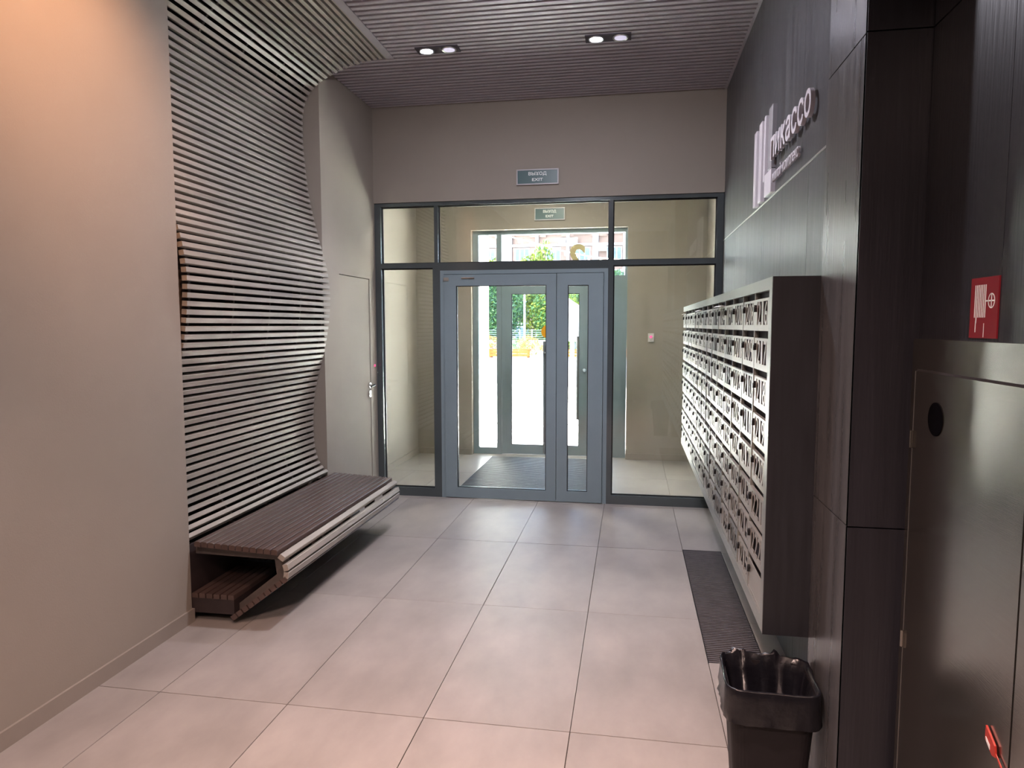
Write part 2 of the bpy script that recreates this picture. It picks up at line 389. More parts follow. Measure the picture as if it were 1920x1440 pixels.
# ------------------------------------------------------------ inner glazed partition
wi = struct(empty('window_1', (0, 0, 0)))
F0, F1 = 6.165, 6.245
def fr_(name, m, par, x0, x1, z0, z1, y0=F0, y1=F1): return MB().box(x0, x1, y0, y1, z0, z1).build(name, m, par)
fr_('jamb', 'frame', wi, XL, -2.287, 0, 2.718); fr_('jamb', 'frame', wi, .706, XR, 0, 2.718)
fr_('head_rail', 'frame', wi, -2.287, .706, 2.685, 2.718)
fr_('mullion', 'frame', wi, -1.778, -1.742, 2.17, 2.685); fr_('mullion', 'frame', wi, -.200, -.166, 2.17, 2.685)
fr_('mullion', 'frame', wi, -1.795, -1.725, 0, 2.17); fr_('mullion', 'frame', wi, -.205, -.160, 0, 2.17)
fr_('transom', 'frame', wi, -2.287, -1.795, 2.125, 2.17); fr_('transom', 'frame', wi, -1.725, -.205, 2.10, 2.17); fr_('transom', 'frame', wi, -.160, .706, 2.125, 2.17)
fr_('bottom_rail', 'frame', wi, -2.287, -1.795, 0, .078); fr_('bottom_rail', 'frame', wi, -.160, .706, 0, .078)
def pane(x0, x1, z0, z1, y=6.222, par=None, mt='glass', nm='glass_pane'): return MB().box(x0, x1, y-.003, y+.003, z0, z1).build(nm, mt, par)
for a in ((-2.287, -1.778, 2.17, 2.685), (-1.742, -.200, 2.17, 2.685), (-.166, .706, 2.17, 2.685), (-2.287, -1.795, .078, 2.125), (-.160, .706, .078, 2.125)):
    pane(*a, par=wi)
for (x0, x1, z0, z1) in ((-2.287, -1.778, 2.17, 2.685), (-1.742, -.200, 2.17, 2.685), (-.166, .706, 2.17, 2.685), (-2.287, -1.795, .078, 2.125), (-.160, .706, .078, 2.125)):
    b = .009
    MB().box(x0, x1, 6.209, 6.219, z0, z0+b).box(x0, x1, 6.209, 6.219, z1-b, z1).box(x0, x0+b, 6.209, 6.219, z0+b, z1-b).box(x1-b, x1, 6.209, 6.219, z0+b, z1-b).build('gasket', 'black', wi)
di = struct(empty('door_1', (0, 0, 0)))
D0, D1 = 6.150, 6.215
fr_('door_frame', 'frameveil', di, -1.725, -1.690, 0, 2.10); fr_('door_frame', 'frameveil', di, -.240, -.205, 0, 2.10); fr_('door_frame', 'frameveil', di, -1.690, -.240, 2.065, 2.10)
def leaf(par, x0, x1, gx0, gx1, gz0, gz1, z0, z1, y0, y1, m='frameveil', gm='glass'):
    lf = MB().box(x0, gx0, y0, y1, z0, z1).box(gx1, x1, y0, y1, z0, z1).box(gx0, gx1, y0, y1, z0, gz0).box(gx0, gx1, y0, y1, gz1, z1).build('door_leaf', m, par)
    b = .007
    MB().box(gx0, gx1, y0+.01, y0+.02, gz0, gz0+b).box(gx0, gx1, y0+.01, y0+.02, gz1-b, gz1).box(gx0, gx0+b, y0+.01, y0+.02, gz0, gz1).box(gx1-b, gx1, y0+.01, y0+.02, gz0, gz1).build('gasket', 'black', lf)
    MB().box(gx0, gx1, (y0+y1)/2-.003, (y0+y1)/2+.003, gz0, gz1).build('glass_pane', gm, lf)
    return lf
l1 = leaf(di, -1.686, -.658, -1.573, -.747, .102, 1.960, .008, 2.060, D0, D1)
l2 = leaf(di, -.653, -.244, -.556, -.373, .104, 1.956, .008, 2.060, D0, D1)
MB().box(-1.687, -1.640, 6.140, 6.150, 2.005, 2.035).build('closer_plate', 'alu', l1)
MB().box(-1.700, -1.676, 6.2155, 6.235, 0, 2.08).box(-.256, -.232, 6.2155, 6.235, 0, 2.08).box(-1.676, -.256, 6.2155, 6.235, 2.045, 2.08).build('door_stop', 'frameveil', di)
MB().box(-.668, -.643, 6.2155, 6.224, .01, 2.045).build('astragal', 'frameveil', l2)
def handle(par, x, y, z0, z1, out, m='grey'):
    mb = MB().cyl((x, y, z0), (x, y, z1), .014, 12)
    for z in (z0+.10, z1-.10): mb.cyl((x, y, z), (x, y-out, z), .008, 8)
    return mb.build('pull_handle', m, par)
handle(l1, -.776, 6.275, .42, 1.455, .058)
MB().box(-1.52, -1.40, 6.136, 6.150, 2.026, 2.032).build('closer_arm', 'chrome', l1)
# ------------------------------------------------------------ vestibule
struct(MB().box(-2.80, VXL, 6.30, 8.62, 0, 3.7).build('wall_vestibule_left', 'plaster'))
struct(MB().box(VXR, 1.05, 6.30, 8.62, 0, 3.7).build('wall_vestibule_right', 'plaster'))
struct(MB().box(VXL, -1.93, VYF, 8.62, 0, 3.7).box(-.05, VXR, VYF, 8.62, 0, 3.7).box(-1.93, -.05, VYF, 8.62, 2.75, 3.7).build('wall_vestibule_far', 'plaster'))
struct(MB().box(VXL, VXL+.012, 6.30, VYF, 0, .075).build('baseboard_vestibule_left', 'base'))
struct(MB().box(VXL+.012, -1.945, VYF-.012, VYF, 0, .075).build('baseboard_vestibule_far', 'base'))
struct(MB().box(-.035, VXR, VYF-.012, VYF, 0, .075).build('baseboard_vestibule_right', 'base'))
struct(MB().box(VXL, VXR, 6.30, VYF, 3.30, 3.34).build('ceiling_vestibule', 'plaster'))
struct(MB().box(-2.75, VXL, 6.25, 6.30, 0, 3.7).box(VXR, 1.05, 6.25, 6.30, 0, 3.7).box(-2.62, XL, 6.25, 6.30, 0, 3.7).box(XR, .85, 6.25, 6.30, 0, 3.7).build('wall_partition_return', 'plaster'))
# ------------------------------------------------------------ outer glazing and door
wo = struct(empty('window_2', (0, 0, 0)))
O0, O1 = 8.385, 8.455
def fo(n, x0, x1, z0, z1, y0=O0, y1=O1, par=None, m='frameveil'): return MB().box(x0, x1, y0, y1, z0, z1).build(n, m, par or wo)
fo('jamb', -1.928, -1.860, 0, 2.748); fo('jamb', -.080, -.052, 0, 2.748)
fo('head_rail', -1.860, -.080, 2.700, 2.748)
fo('mullion', -1.633, -1.572, 0, 2.700); fo('mullion', -.500, -.440, 0, 2.13)
fo('transom', -1.860, -1.633, 2.130, 2.195); fo('transom', -1.572, -.080, 2.130, 2.195)
fo('bottom_rail', -1.860, -1.633, 0, .082); fo('bottom_rail', -.440, -.230, 0, .082)
fo('side_panel', -.215, -.080, 0, 2.13); fo('panel_bead', -.190, -.105, .1, 2.05, 8.379, 8.386)
for a in ((-1.860, -1.633, .082, 2.13), (-1.860, -1.633, 2.195, 2.70), (-1.572, -.080, 2.195, 2.70), (-.440, -.215, .082, 2.13)): pane(*a, y=8.42, par=wo, mt='glass2')
do = struct(empty('door_3', (0, 0, 0)))
lo = leaf(do, -1.568, -.504, -1.447, -.617, .122, 1.986, .012, 2.126, 8.375, 8.44, 'frameveil', 'glass2')
handle(lo, -.628, 8.305, .465, 1.470, -.065)
MB().cyl((-.553, 8.375, 1.06), (-.553, 8.362, 1.06), .022, 14).build('lock_cylinder', 'chrome', lo)
tag(MB().cyl((-1.00, 8.4030, 1.525), (-1.00, 8.4045, 1.525), .082, 32).build('round_sticker', 'orange'), 'round orange sticker on the glass of the outer door', 'sticker')
me = text_mesh('house_number', '2', 'gold', w=.205, h=.30, bold=.03)
map_mesh(me, lambda c: Vector((-.655-c.x, 8.414-c.z, 2.275+c.y)))
tag(link('house_number', me), 'mirrored gold numeral 2 on the glass above the outer door', 'number')
vm = empty('entrance_mat', (0, 0, 0)); tag(vm, 'large ribbed grey mat on the vestibule floor before the outer door', 'mat')
MB().box(VX0, VX1, VY0, VY1, -.010, -.004).build('mat_base', 'matbase', vm)
mb = MB(); y = VY0+.01
while y < VY1-.02: mb.box(VX0+.004, VX1-.004, y, y+.024, -.006, .003); y += .038
mb.build('rib', 'vmat', vm)['kind'] = 'stuff'
vm.children[-1]['kind'] = 'stuff'
MB().box(VX0, VX1, VY0, VY0+.006, -.006, .004).box(VX0, VX1, VY1-.006, VY1, -.006, .004).box(VX0, VX0+.004, VY0, VY1, -.006, .004).box(VX1-.004, VX1, VY0, VY1, -.006, .004).build('mat_edge', 'alu', vm)
# exit button
eb = empty('exit_button', (.23, VYF, 1.458)); tag(eb, 'pale exit button plate with a pink light on the vestibule wall', 'button')
MB().box(-.034, .034, -.014, 0, -.05, .05).build('plate', 'whitep', eb)
MB().cyl((0, -.014, .008), (0, -.022, .008), .016, 16).build('push_button', 'pink', eb)
MB().cyl((0, -.014, -.032), (0, -.016, -.032), .004, 8).build('screw', 'grey', eb)
tag(MB().box(XL, XL+.008, 6.095, 6.112, 1.222, 1.242).build('red_indicator', 'pink'), 'tiny red indicator light beside the glazing above the door lever', 'indicator')

# ------------------------------------------------------------ exit signs
def exit_sign(x0, x1, z0, z1, y, label):
    t = empty('exit_sign', ((x0+x1)/2, y, (z0+z1)/2)); tag(t, label, 'sign', 'exit signs'); del t['group']
    w = x1-x0; h = z1-z0; b = .010; d = .022
    MB().box(-w/2, w/2, -d, 0, -h/2, -h/2+b).box(-w/2, w/2, -d, 0, h/2-b, h/2).box(-w/2, -w/2+b, -d, 0, -h/2+b, h/2-b).box(w/2-b, w/2, -d, 0, -h/2+b, h/2-b).build('frame', 'signframe', t)
    MB().box(-w/2+b, w/2-b, -d+.004, 0, -h/2+b, h/2-b).build('panel', 'signgreen', t)
    for s, ww, hh, zz in (('ВЫХОД', w*.43, h*.27, h*.06), ('EXIT', w*.26, h*.19, -h*.27)):
        me = text_mesh('lettering', s, 'signtext', w=ww, h=hh, ext=.002, bold=.022)
        map_mesh(me, lambda c: Vector((c.x, -d+.0035-c.z*.3, c.y+zz)))
        link('lettering', me, t)
exit_sign(-1.012, -.640, 2.832, 2.965, 6.15, 'green exit sign on the lobby wall above the glazed doors')
exit_sign(-1.150, -.790, 2.845, 2.990, VYF, 'green exit sign on the vestibule wall, seen through the upper glass')

# ------------------------------------------------------------ ceiling lamps
def lamp(x, label):
    t = empty('twin_downlight', (x, 4.935, ZC)); tag(t, label, 'ceiling light', 'twin downlights'); del t['group']
    MB().box(-.155, .155, -.056, .056, -.009, 0).build('plate', 'ceilback', t)
    for dx, m, e in ((-.081, 'lampcool', 60), (.083, 'lampdim', 3)):
        rg = MB(); n = 24
        for k in range(n):
            a0, a1 = 2*PI*k/n, 2*PI*(k+1)/n
            P = lambda r, z, a: (dx+r*math.cos(a), r*math.sin(a), z)
            b0 = len(rg.v)
            rg.v += [P(.054, -.009, a0), P(.054, -.009, a1), P(.051, -.016, a1), P(.051, -.016, a0), P(.041, -.012, a1), P(.041, -.012, a0)]
            rg.f += [(b0, b0+1, b0+2, b0+3), (b0+3, b0+2, b0+4, b0+5)]
        rg.build('ring', 'alu', t)
        MB().cyl((dx, 0, -.0095), (dx, 0, -.013), .041, 24).build('bulb', m, t)
        sp = add_light('downlight_beam', 'SPOT', (x+dx, 4.935, ZC-.03), e, (.86, .84, 1), target=(x+dx, 4.935, 0), spot_size=1.5, spot_blend=.6, shadow_soft_size=.035)
lamp(-1.381, 'black twin downlight in the slatted ceiling, left one near the slat wall')
lamp(-.181, 'black twin downlight in the slatted ceiling, right one near the dark wall')

# ------------------------------------------------------------ mailboxes
mbx = empty('mailbox_unit', (.45, 4.24, 1.17)); tag(mbx, 'wall-hung bank of numbered grey metal mailboxes on the dark right wall', 'mailboxes')
O = Vector((.45, 4.24, 1.17))
def mrel(o): o.location = Vector(o.location)-O; return o
XM = .450; MY0, MY1 = 2.332, 6.150; MZ0, MZ1 = .575, 1.756
mrel(MB().box(.462, XR-.001, MY0+.006, MY1, MZ0+.004, MZ1-.004).build('cabinet_back', 'mbhole', mbx))
mrel(MB().box(.4435, XR-.001, MY0, MY0+.006, MZ0, MZ1).build('side_panel', 'mbbody', mbx))
IZ0, IZ1 = .622, 1.716; IY0 = 2.384; PY = .2688
mrel(MB().box(.443, .470, MY0+.006, MY1, IZ1, MZ1).build('front_frame', 'mbframe', mbx))
mrel(MB().box(.443, .470, MY0+.006, MY1, MZ0, IZ0).build('front_frame', 'mbframe', mbx))
mrel(MB().box(.443, .470, MY0+.006, IY0-.003, IZ0, IZ1).build('front_frame', 'mbframe', mbx))
for k in range(1, 15):
    if k < 14: mrel(MB().box(.4445, .4625, IY0+PY*k-.005, IY0+PY*k+.005, IZ0, IZ1).build('divider', 'mbframe', mbx))
RH = (IZ1-IZ0)/8; DH = .111; DW = PY-.012
def door_mesh(m, hole=True):
    # local y: 0..DW runs away from the viewer, z 0..DH, face at x=0 pointing -x
    b = MB(); y0, y1 = .024, DW-.048; z0, z1 = .021, DH-.009; t = .003
    if hole:
        b.box(0, t, 0, y0, 0, DH).box(0, t, y1, DW, 0, DH).box(0, t, y0, y1, 0, z0).box(0, t, y0, y1, z1, DH)
        b.box(t, .012, 0, .003, 0, DH).box(t, .012, DW-.003, DW, 0, DH).box(t, .012, 0, DW, DH-.003, DH)
    else:
        b.box(0, t, 0, .012, 0, DH).box(0, t, DW-.012, DW, 0, DH).box(0, t, .012, DW-.012, 0, .010).box(0, t, .012, DW-.012, DH-.010, DH).box(.0015, .004, .012, DW-.012, .010, DH-.010)
    return b.mesh('mailbox_door', m)
dm1 = door_mesh('mbdoor'); dm2 = door_mesh('mbdoor2'); dblank = door_mesh('mbdoor', False)
lk = MB().cyl((0, 0, 0), (-.008, 0, 0), .0095, 10).box(-.010, 0, -.006, .006, -.016, .003).mesh('lock', 'lock')
digits = {c: text_mesh('number', c, 'mbdoor', w=.050, h=DH-.027, ext=.001, bold=.004) for c in '0123456789'}
digits2 = {c: (lambda q: (q.materials.clear(), q.materials.append(M['mbdoor2']), q)[2])(d.copy()) for c, d in digits.items()}
def number_mesh(num, D):
    vs, fs = [], []
    for k, c in enumerate(num):
        d = D[c]; n = len(vs); off = (k-1)*.060
        vs += [(v.co.z*1.0, -(v.co.x*(.6 if c == '1' else 1)+off), v.co.y) for v in d.vertices]
        fs += [tuple(n+i for i in p.vertices) for p in d.polygons]
    me = bpy.data.meshes.new('number'); me.from_pydata(vs, [], fs); me.update()
    me.materials.append(D['0'].materials[0]); return me
for c in range(14):
    for r in range(8):
        num = 216-8*c+r
        y = IY0+PY*c+.006; z = IZ1-RH*(r+1)+.0015
        if c == 0 and r == 7:
            d = mrel(link('mailbox_door', dblank, mbx, (XM-.004, y, z)))
        else:
            sec = (c*7+r*3) % 11 in (2, 5)
            d = mrel(link('mailbox_door', dm2 if sec else dm1, mbx, (XM-.004+random.uniform(-.0015, .001), y, z), (0, random.uniform(-.012, .012), random.uniform(-.012, .012))))
            link('number', number_mesh(str(num), digits2 if sec else digits), d, (.0016, .024+(DW-.072)/2, .0195))
        link('lock', lk, d, (0, DW-.032, DH-.028))
# leaflets sticking out of the slots
for k, (c, r, ln) in enumerate(((13, 0, .15), (8, 0, .14), (11, 1, .2), (4, 0, .16), (9, 3, .1))):
    y = IY0+PY*c+.05; z = IZ1-RH*r-.0243
    b = MB(); pl = [(-.012, 0), (.012, .0015), (.028, .004), (.04, -.001)]
    for (a0, h0), (a1, h1) in zip(pl, pl[1:]):
        b.prism([(-a0, h0), (-a1, h1), (-a1, h1+.0015), (-a0, h0+.0015)], 0, ln, 'xz')
    o = b.build('leaflet', 'paper', None, (.462, y, z), (0, 0, .06*(k % 2)))
    tag(o, ['white leaflet in the farthest slot of the top mailbox row', 'white leaflet poking from a middle slot of the top mailbox row', 'long white leaflet in the second mailbox row near the glazing', 'white leaflet in the top mailbox row, nearest of all leaflets', 'small white leaflet in the fourth mailbox row'][k], 'leaflet', 'leaflets in the mailboxes')

# ------------------------------------------------------------ wall lettering
sg = empty('wall_lettering', (XR, 4.0, 2.5)); tag(sg, 'raised pale logo bars and Cyrillic lettering high on the dark right wall', 'sign')
def wall_text(s, ylo, yhi, z0, h, m, name, ext, bold, stand=.02):
    me = text_mesh(name, s, m, w=yhi-ylo, h=h, ext=ext, bold=bold)
    return link(name, map_mesh(me, lambda c: Vector((XR-stand-c.z-XR, -c.x+(ylo+yhi)/2-4.0, z0+c.y-2.5))), sg)
wall_text('пикассо', 3.155, 4.015, 2.487, .118, 'letter', 'lettering', .009, .010, .022)
wall_text('жилой', 3.775, 3.995, 2.368, .062, 'letter', 'small_lettering', .006, .004, .016)
wall_text('комплекс', 3.40, 3.735, 2.368, .048, 'letter', 'small_lettering', .006, .004, .016)
for (y0, y1, z0, z1, m) in ((4.50, 4.575, 2.325, 2.775, 'letter'), (4.325, 4.41, 2.325, 2.785, 'letter'), (4.215, 4.255, 2.42, 2.785, 'letter'), (4.02, 4.12, 2.455, 2.79, 'letterside'), (4.02, 4.205, 2.325, 2.45, 'letter')):
    MB().bev(y0-4.0, y1-4.0, z0-2.5, z1-2.5, 0, .024, .002).build('logo_bar', m, sg)
for o in [x for x in sg.children if x.name.startswith('logo_bar')]:
    map_mesh(o.data, lambda c: Vector((-c.z, c.x, c.y)))

# ------------------------------------------------------------ recessed mat by the mailboxes
fm = empty('ribbed_floor_mat', (0, 0, 0)); tag(fm, 'long dark ribbed mat set into the tiles under the mailboxes', 'mat')
MB().box(GX0, GX1, GY0, GY1, -.010, -.007).build('mat_base', 'matbase', fm)
MB().box(GX0, GX0+.003, GY0, GY1, -.007, .0008).box(GX1-.003, GX1, GY0, GY1, -.007, .0008).box(GX0, GX1, GY1-.003, GY1, -.007, .0008).box(GX0, GX1, GY0, GY0+.003, -.007, .0008).build('mat_edge', 'matbase', fm)
b = MB(); y = GY0+.008
while y < GY1-.012: b.box(GX0+.004, GX1-.004, y, y+.010, -.007, .0005); y += .0205
b.build('rib', 'rubber', fm)['kind'] = 'stuff'

# ------------------------------------------------------------ waste bin
def rrect(cx, cy, hx, hy, r, z, n=7, wob=0, sd=0):
    P = []
    for (sx, sy, a0) in ((1, 1, 0), (-1, 1, PI/2), (-1, -1, PI), (1, -1, 1.5*PI)):
        for k in range(n):
            a = a0+PI/2*k/(n-1); P.append((cx+sx*(hx-r)+r*math.cos(a), cy+sy*(hy-r)+r*math.sin(a)))
    # densify straight runs
    Q = []
    for p, q in zip(P, P[1:]+P[:1]):
        m_ = max(1, int(math.dist(p, q)/.014))
        for t in range(m_): Q.append((p[0]+(q[0]-p[0])*t/m_, p[1]+(q[1]-p[1])*t/m_))
    rnd = random.Random(sd)
    out = []
    for k, p in enumerate(Q):
        w = wob*(math.sin(k*.9+sd)*.5+math.sin(k*2.3+sd*2)*.3+rnd.uniform(-.4, .4))
        d = Vector((p[0]-cx, p[1]-cy)).normalized()
        out.append((p[0]+d.x*w, p[1]+d.y*w, z+ (w*.8 if wob else 0)))
    return out
def loft(rings):
    b = MB(); n = len(rings[0])
    for r in rings: b.v += r
    for i in range(len(rings)-1):
        for k in range(n):
            j = (k+1) % n; b.f.append((i*n+k, i*n+j, (i+1)*n+j, (i+1)*n+k))
    return b
bx, by, bz = .443, 2.215, .497
bn = empty('waste_bin', (bx, by, 0)); tag(bn, 'black mesh waste bin with a liner standing under the mailboxes', 'bin')
def rn(hx, hy, r, z, wob=0, sd=0): 
    return rrect(0, 0, hx, hy, r, z, wob=wob, sd=sd)
N0 = len(rn(.139, .125, .045, 0))
def fit(R):
    if len(R) == N0: return R
    return [R[int(i*len(R)/N0)] for i in range(N0)]
bs = loft([fit(rn(.095, .085, .03, .004)), fit(rn(.096, .086, .03, .02)), fit(rn(.128, .115, .04, .46)), fit(rn(.131, .118, .042, .485)), fit(rn(.126, .113, .04, .485)), fit(rn(.124, .111, .04, .46)), fit(rn(.092, .082, .03, .02))])
bs.f.append(tuple(reversed(range(N0)))); bs.f.append(tuple(range(6*N0, 7*N0)))
bs.build('bin_body', 'bin', bn, smooth=False)
lin = [fit(rn(.142, .128, .045, .392, .008, 3)), fit(rn(.142, .129, .045, .42, .004, 5)), fit(rn(.141, .126, .045, .47, .002, 1)), fit(rn(.140, .124, .045, .495, .0022, 2)), fit(rn(.137, .121, .043, .500, .0022, 2)), fit(rn(.132, .117, .042, .496, .002, 2)), fit(rn(.120, .106, .04, .46, .004, 8)), fit(rn(.108, .095, .04, .36, .006, 4)), fit(rn(.098, .086, .035, .22, .006, 6)), fit(rn(.085, .075, .03, .10, .006, 7)), fit(rn(.03, .03, .02, .07, .002, 9))]
for ri in (3, 4, 5):
    for k_, p_ in enumerate(lin[ri]):
        wgt = max(0, min(1, (p_[1]-.02)/.09))*(1.0 if p_[0] < .05 else .35)
        lin[ri][k_] = (p_[0]+.004*wgt*math.sin(k_*1.9), p_[1]+.004*wgt*math.cos(k_*1.3), p_[2]+wgt*(.012+.009*math.sin(k_*.8)+.004*math.sin(k_*2.7)))
ll = loft(lin); ll.f.append(tuple(range(10*N0, 11*N0)))
ll.build('bin_liner', 'bag', bn, smooth=True)
bn.rotation_euler = (0, 0, math.radians(-1.5))

# ------------------------------------------------------------ fire hose cabinet, its sign and seal
fc = empty('fire_hose_cabinet', (.745, 1.6, .8)); tag(fc, 'brushed stainless fire hose cabinet on the near right wall', 'cabinet')
FO = Vector((.745, 1.6, .8))
def frel(o): o.location = Vector(o.location)-FO; return o
frel(MB().box(.722, .745, 1.10, 1.945, .10, 1.565).build('cabinet_body', 'steel', fc))
frel(MB().box(.7205, .7222, 1.10, 1.91, 1.484, 1.489).box(.7205, .7222, 1.383, 1.387, .14, 1.484).build('door_gap', 'dark', fc))
frel(MB().box(.7155, .7222, 1.9055, 1.908, .14, 1.484).build('door_edge', 'alu', fc))
fd = frel(MB().box(.716, .722, 1.388, 1.905, .14, 1.484).build('cabinet_door', 'steel', fc))
q = MB().cyl((.714, 1.776, 1.377), (.7165, 1.776, 1.377), .040, 28).build('round_vent', 'hole', fd)
MB().box(.716, .722, 1.106, 1.382, .14, 1.484).build('cabinet_door', 'steel', fc).location = -FO
for z in (1.309, .779):
    MB().box(.713, .722, 1.892, 1.908, z-.020, z+.020).cyl((.713, 1.906, z-.022), (.713, 1.906, z+.022), .004, 8).build('hinge', 'steel', fd)
seal = MB().prism([(1.462, .803), (1.462, .775), (1.434, .757), (1.421, .760), (1.426, .781)], .7095, .7135, 'yz').prism([(1.432, .773), (1.424, .766), (1.384, .738), (1.384, .745)], .7105, .7125, 'yz').build('security_seal', 'redseal')
tag(seal, 'red plastic security seal hanging on the steel cabinet door edge', 'seal')
MB().prism([(1.458, .782), (1.456, .774), (1.441, .764), (1.442, .773)], .7085, .7096, 'yz').build('seal_label', 'paper', seal)
rs = empty('fire_hose_sign', (.745, 1.59, 1.636)); tag(rs, 'red square fire hose sign with white pictogram above the steel cabinet', 'sign')
def rsb(n, m, y0, y1, z0, z1, x0, x1): return MB().box(x0-.745, x1-.745, y0-1.59, y1-1.59, z0-1.636, z1-1.636).build(n, m, rs)
rsb('plate', 'red', 1.533, 1.647, 1.573, 1.699, .742, .745)
b = MB()
for k in range(7):
    y0 = 1.628-k*.0072; b.box(-.0035, -.0028, y0-.0030-1.59, y0-1.59, 1.616-1.636-(.0 if k != 1 else .012), 1.684-1.636)
b.box(-.0035, -.0028, 1.628-.0086-1.59, 1.628-.0060-1.59, 1.585-1.636, 1.61-1.636)
b.box(-.0035, -.0028, 1.548-1.59, 1.582-1.59, 1.6485-1.636, 1.6515-1.636).box(-.0035, -.0028, 1.5575-1.59, 1.5600-1.59, 1.637-1.636, 1.664-1.636)
b.box(-.0035, -.0028, 1.5845-1.59, 1.586-1.59, 1.575-1.636, 1.604-1.636)
n = 24
for k in range(n):
    a0, a1 = 2*PI*k/n, 2*PI*(k+1)/n; cy, cz = 1.5588-1.59, 1.650-1.636
    b.prism([(cy+.0135*math.cos(a0), cz+.0155*math.sin(a0)), (cy+.0135*math.cos(a1), cz+.0155*math.sin(a1)), (cy+.0115*math.cos(a1), cz+.0135*math.sin(a1)), (cy+.0115*math.cos(a0), cz+.0135*math.sin(a0))], -.0035, -.0028, 'yz')
b.build('pictogram', 'signtext', rs)
rs.location.y = 1.636; rs.location.z = 1.637; rs.scale = (1, 1.03, 1.03)

# ------------------------------------------------------------ outside
gd = struct(MB().box(-60, 60, 8.62, 110, -.2, 0).build('ground', 'pave'))
struct(MB().box(-2.75, .98, YB-.2, 8.65, 3.95, 4.2).build('ceiling_roof', 'white'))
struct(MB().box(6, 34, 15.5, 95, 0, 75).build('added_shade_block', 'band'))  # added out-of-view block that keeps sun off the far street
wg = struct(MB().box(-2.50, -2.18, 8.62, 10.55, 0, 3.6).build('wall_wing', 'white'))
for yy in (9.41, 11.09):
    t = empty('drain_grate', (-1.4, yy, 0)); tag(t, 'narrow metal drain grate across the paving, %s the door' % ('nearest' if yy < 10 else 'farther from'), 'grate')
    MB().box(-2.0, 3, -.03, .03, 0, .002).build('channel', 'grey', t)
    b = MB(); x = -2.0
    while x < 3: b.box(x, x+.03, -.025, .025, .002, .006); x += .06
    b.build('bar', 'alu', t)['kind'] = 'stuff'
# orange bench
ob = empty('orange_bench', (-6.4, 34.3, 0)); tag(ob, 'long orange slatted bench before the flowering shrubs outside', 'bench')
for k in range(3): MB().box(-2.6, 1.45, -.25+.17*k, -.10+.17*k, .36, .42).build('slat', 'orangewood', ob)
for k in range(2): MB().box(-2.6, 1.45, -.262, -.245, .06+.15*k, .19+.15*k).build('front_board', 'orangewood', ob)
for x in (-2.5, -.6, 1.3): MB().box(x, x+.08, -.24, .24, 0, .36).build('leg', 'orangewood', ob)
ob2 = copy_tree(ob); ob2.location = (-1.6, 34.3, 0); tag(ob2, 'orange slatted bench beside the white board outside', 'bench')
for o in (ob, ob2): o['group'] = 'orange benches'
def leaves(n, rx, ry, rz, cz, size, seed, mats, bias=.55):
    rnd = random.Random(seed); vs, fs, mi = [], [], []
    for k in range(n):
        while True:
            p = Vector([rnd.uniform(-1, 1) for _ in range(3)])
            if .35 < p.length < 1: break
        lump = 1+.18*math.sin(p.x*5+seed)*math.sin(p.z*6+seed*2)
        c = Vector((p.x*rx*lump, p.y*ry*lump, cz+p.z*rz*lump))
        a = Vector([rnd.gauss(0, 1) for _ in range(3)]).normalized(); b_ = a.orthogonal().normalized(); s = size*rnd.uniform(.6, 1.3)
        i = len(vs); vs += [tuple(c-a*s), tuple(c+b_*s*.55), tuple(c+a*s), tuple(c-b_*s*.55)]; fs.append((i, i+1, i+2, i+3))
        mi.append(0 if (rnd.random() < bias) else 1)
    me = bpy.data.meshes.new('foliage'); me.from_pydata(vs, [], fs)
    for q in mats: me.materials.append(M[q])
    for p, q in zip(me.polygons, mi): p.material_index = q
    return me
def tree(x, y, h, w, me, trunk, label, group='trees behind the fence'):
    t = empty('tree', (x, y, 0)); tag(t, label, 'tree', group)
    o = link('foliage', me, t); o.scale = (w/1.8, w/1.8, h/5.5)
    link('trunk', trunk, t)
    return t
tr = MB().cyl((0, 0, 0), (0, 0, 2.6), .14, 8, .09).mesh('trunk', 'bark')
tA = leaves(6500, 1.8, 1.4, 2.75, 2.75, .11, 1, ('leafA', 'leafB'), .75); tB = leaves(6500, 1.8, 1.4, 2.75, 2.75, .11, 2, ('leafC', 'leafA'), .5); tC = leaves(6500, 1.8, 1.4, 2.75, 2.75, .11, 3, ('leafB', 'leafA'), .7)
names = ['farthest left', 'second from the left', 'third from the left', 'fourth from the left', 'fifth from the left', 'behind the lamp post', 'right of the lamp post', 'behind the white board', 'farthest right']
for k, (x, y, h, w, me) in enumerate(((-14.4, 50.4, 5.9, 1.6, tB), (-12.5, 46.9, 5.6, 1.6, tA), (-10.5, 50.4, 6.4, 1.7, tC), (-8.75, 46.9, 5.3, 1.6, tB), (-6.7, 50.4, 7.5, 1.6, tC), (-5.0, 46.9, 5.4, 1.6, tA), (-2.9, 50.4, 5.9, 1.6, tC), (-1.2, 46.9, 5.4, 1.65, tB), (.9, 50.4, 5.8, 1.6, tA))):
    tree(x, y, h, w, me, tr, 'leafy %s green tree beyond the fence, %s' % (['dark', 'mid', 'yellow'][(tB, tA, tC).index(me)], names[k]))
for k, (x, y, w) in enumerate(((-3.9, 44.1, .62), (-2.5, 44.1, .6))):
    t = tree(x, y, 3.9, w, tC, tr, ['yellow-green sapling at the fence, left of its twin', 'yellow-green sapling at the fence, right of its twin'][k], 'saplings at the fence')
sA = leaves(1500, 1, .7, .5, .5, .04, 5, ('leafB', 'leafA'), .45); sB = leaves(1500, 1, .7, .5, .5, .045, 6, ('flower', 'leafB'), .55)
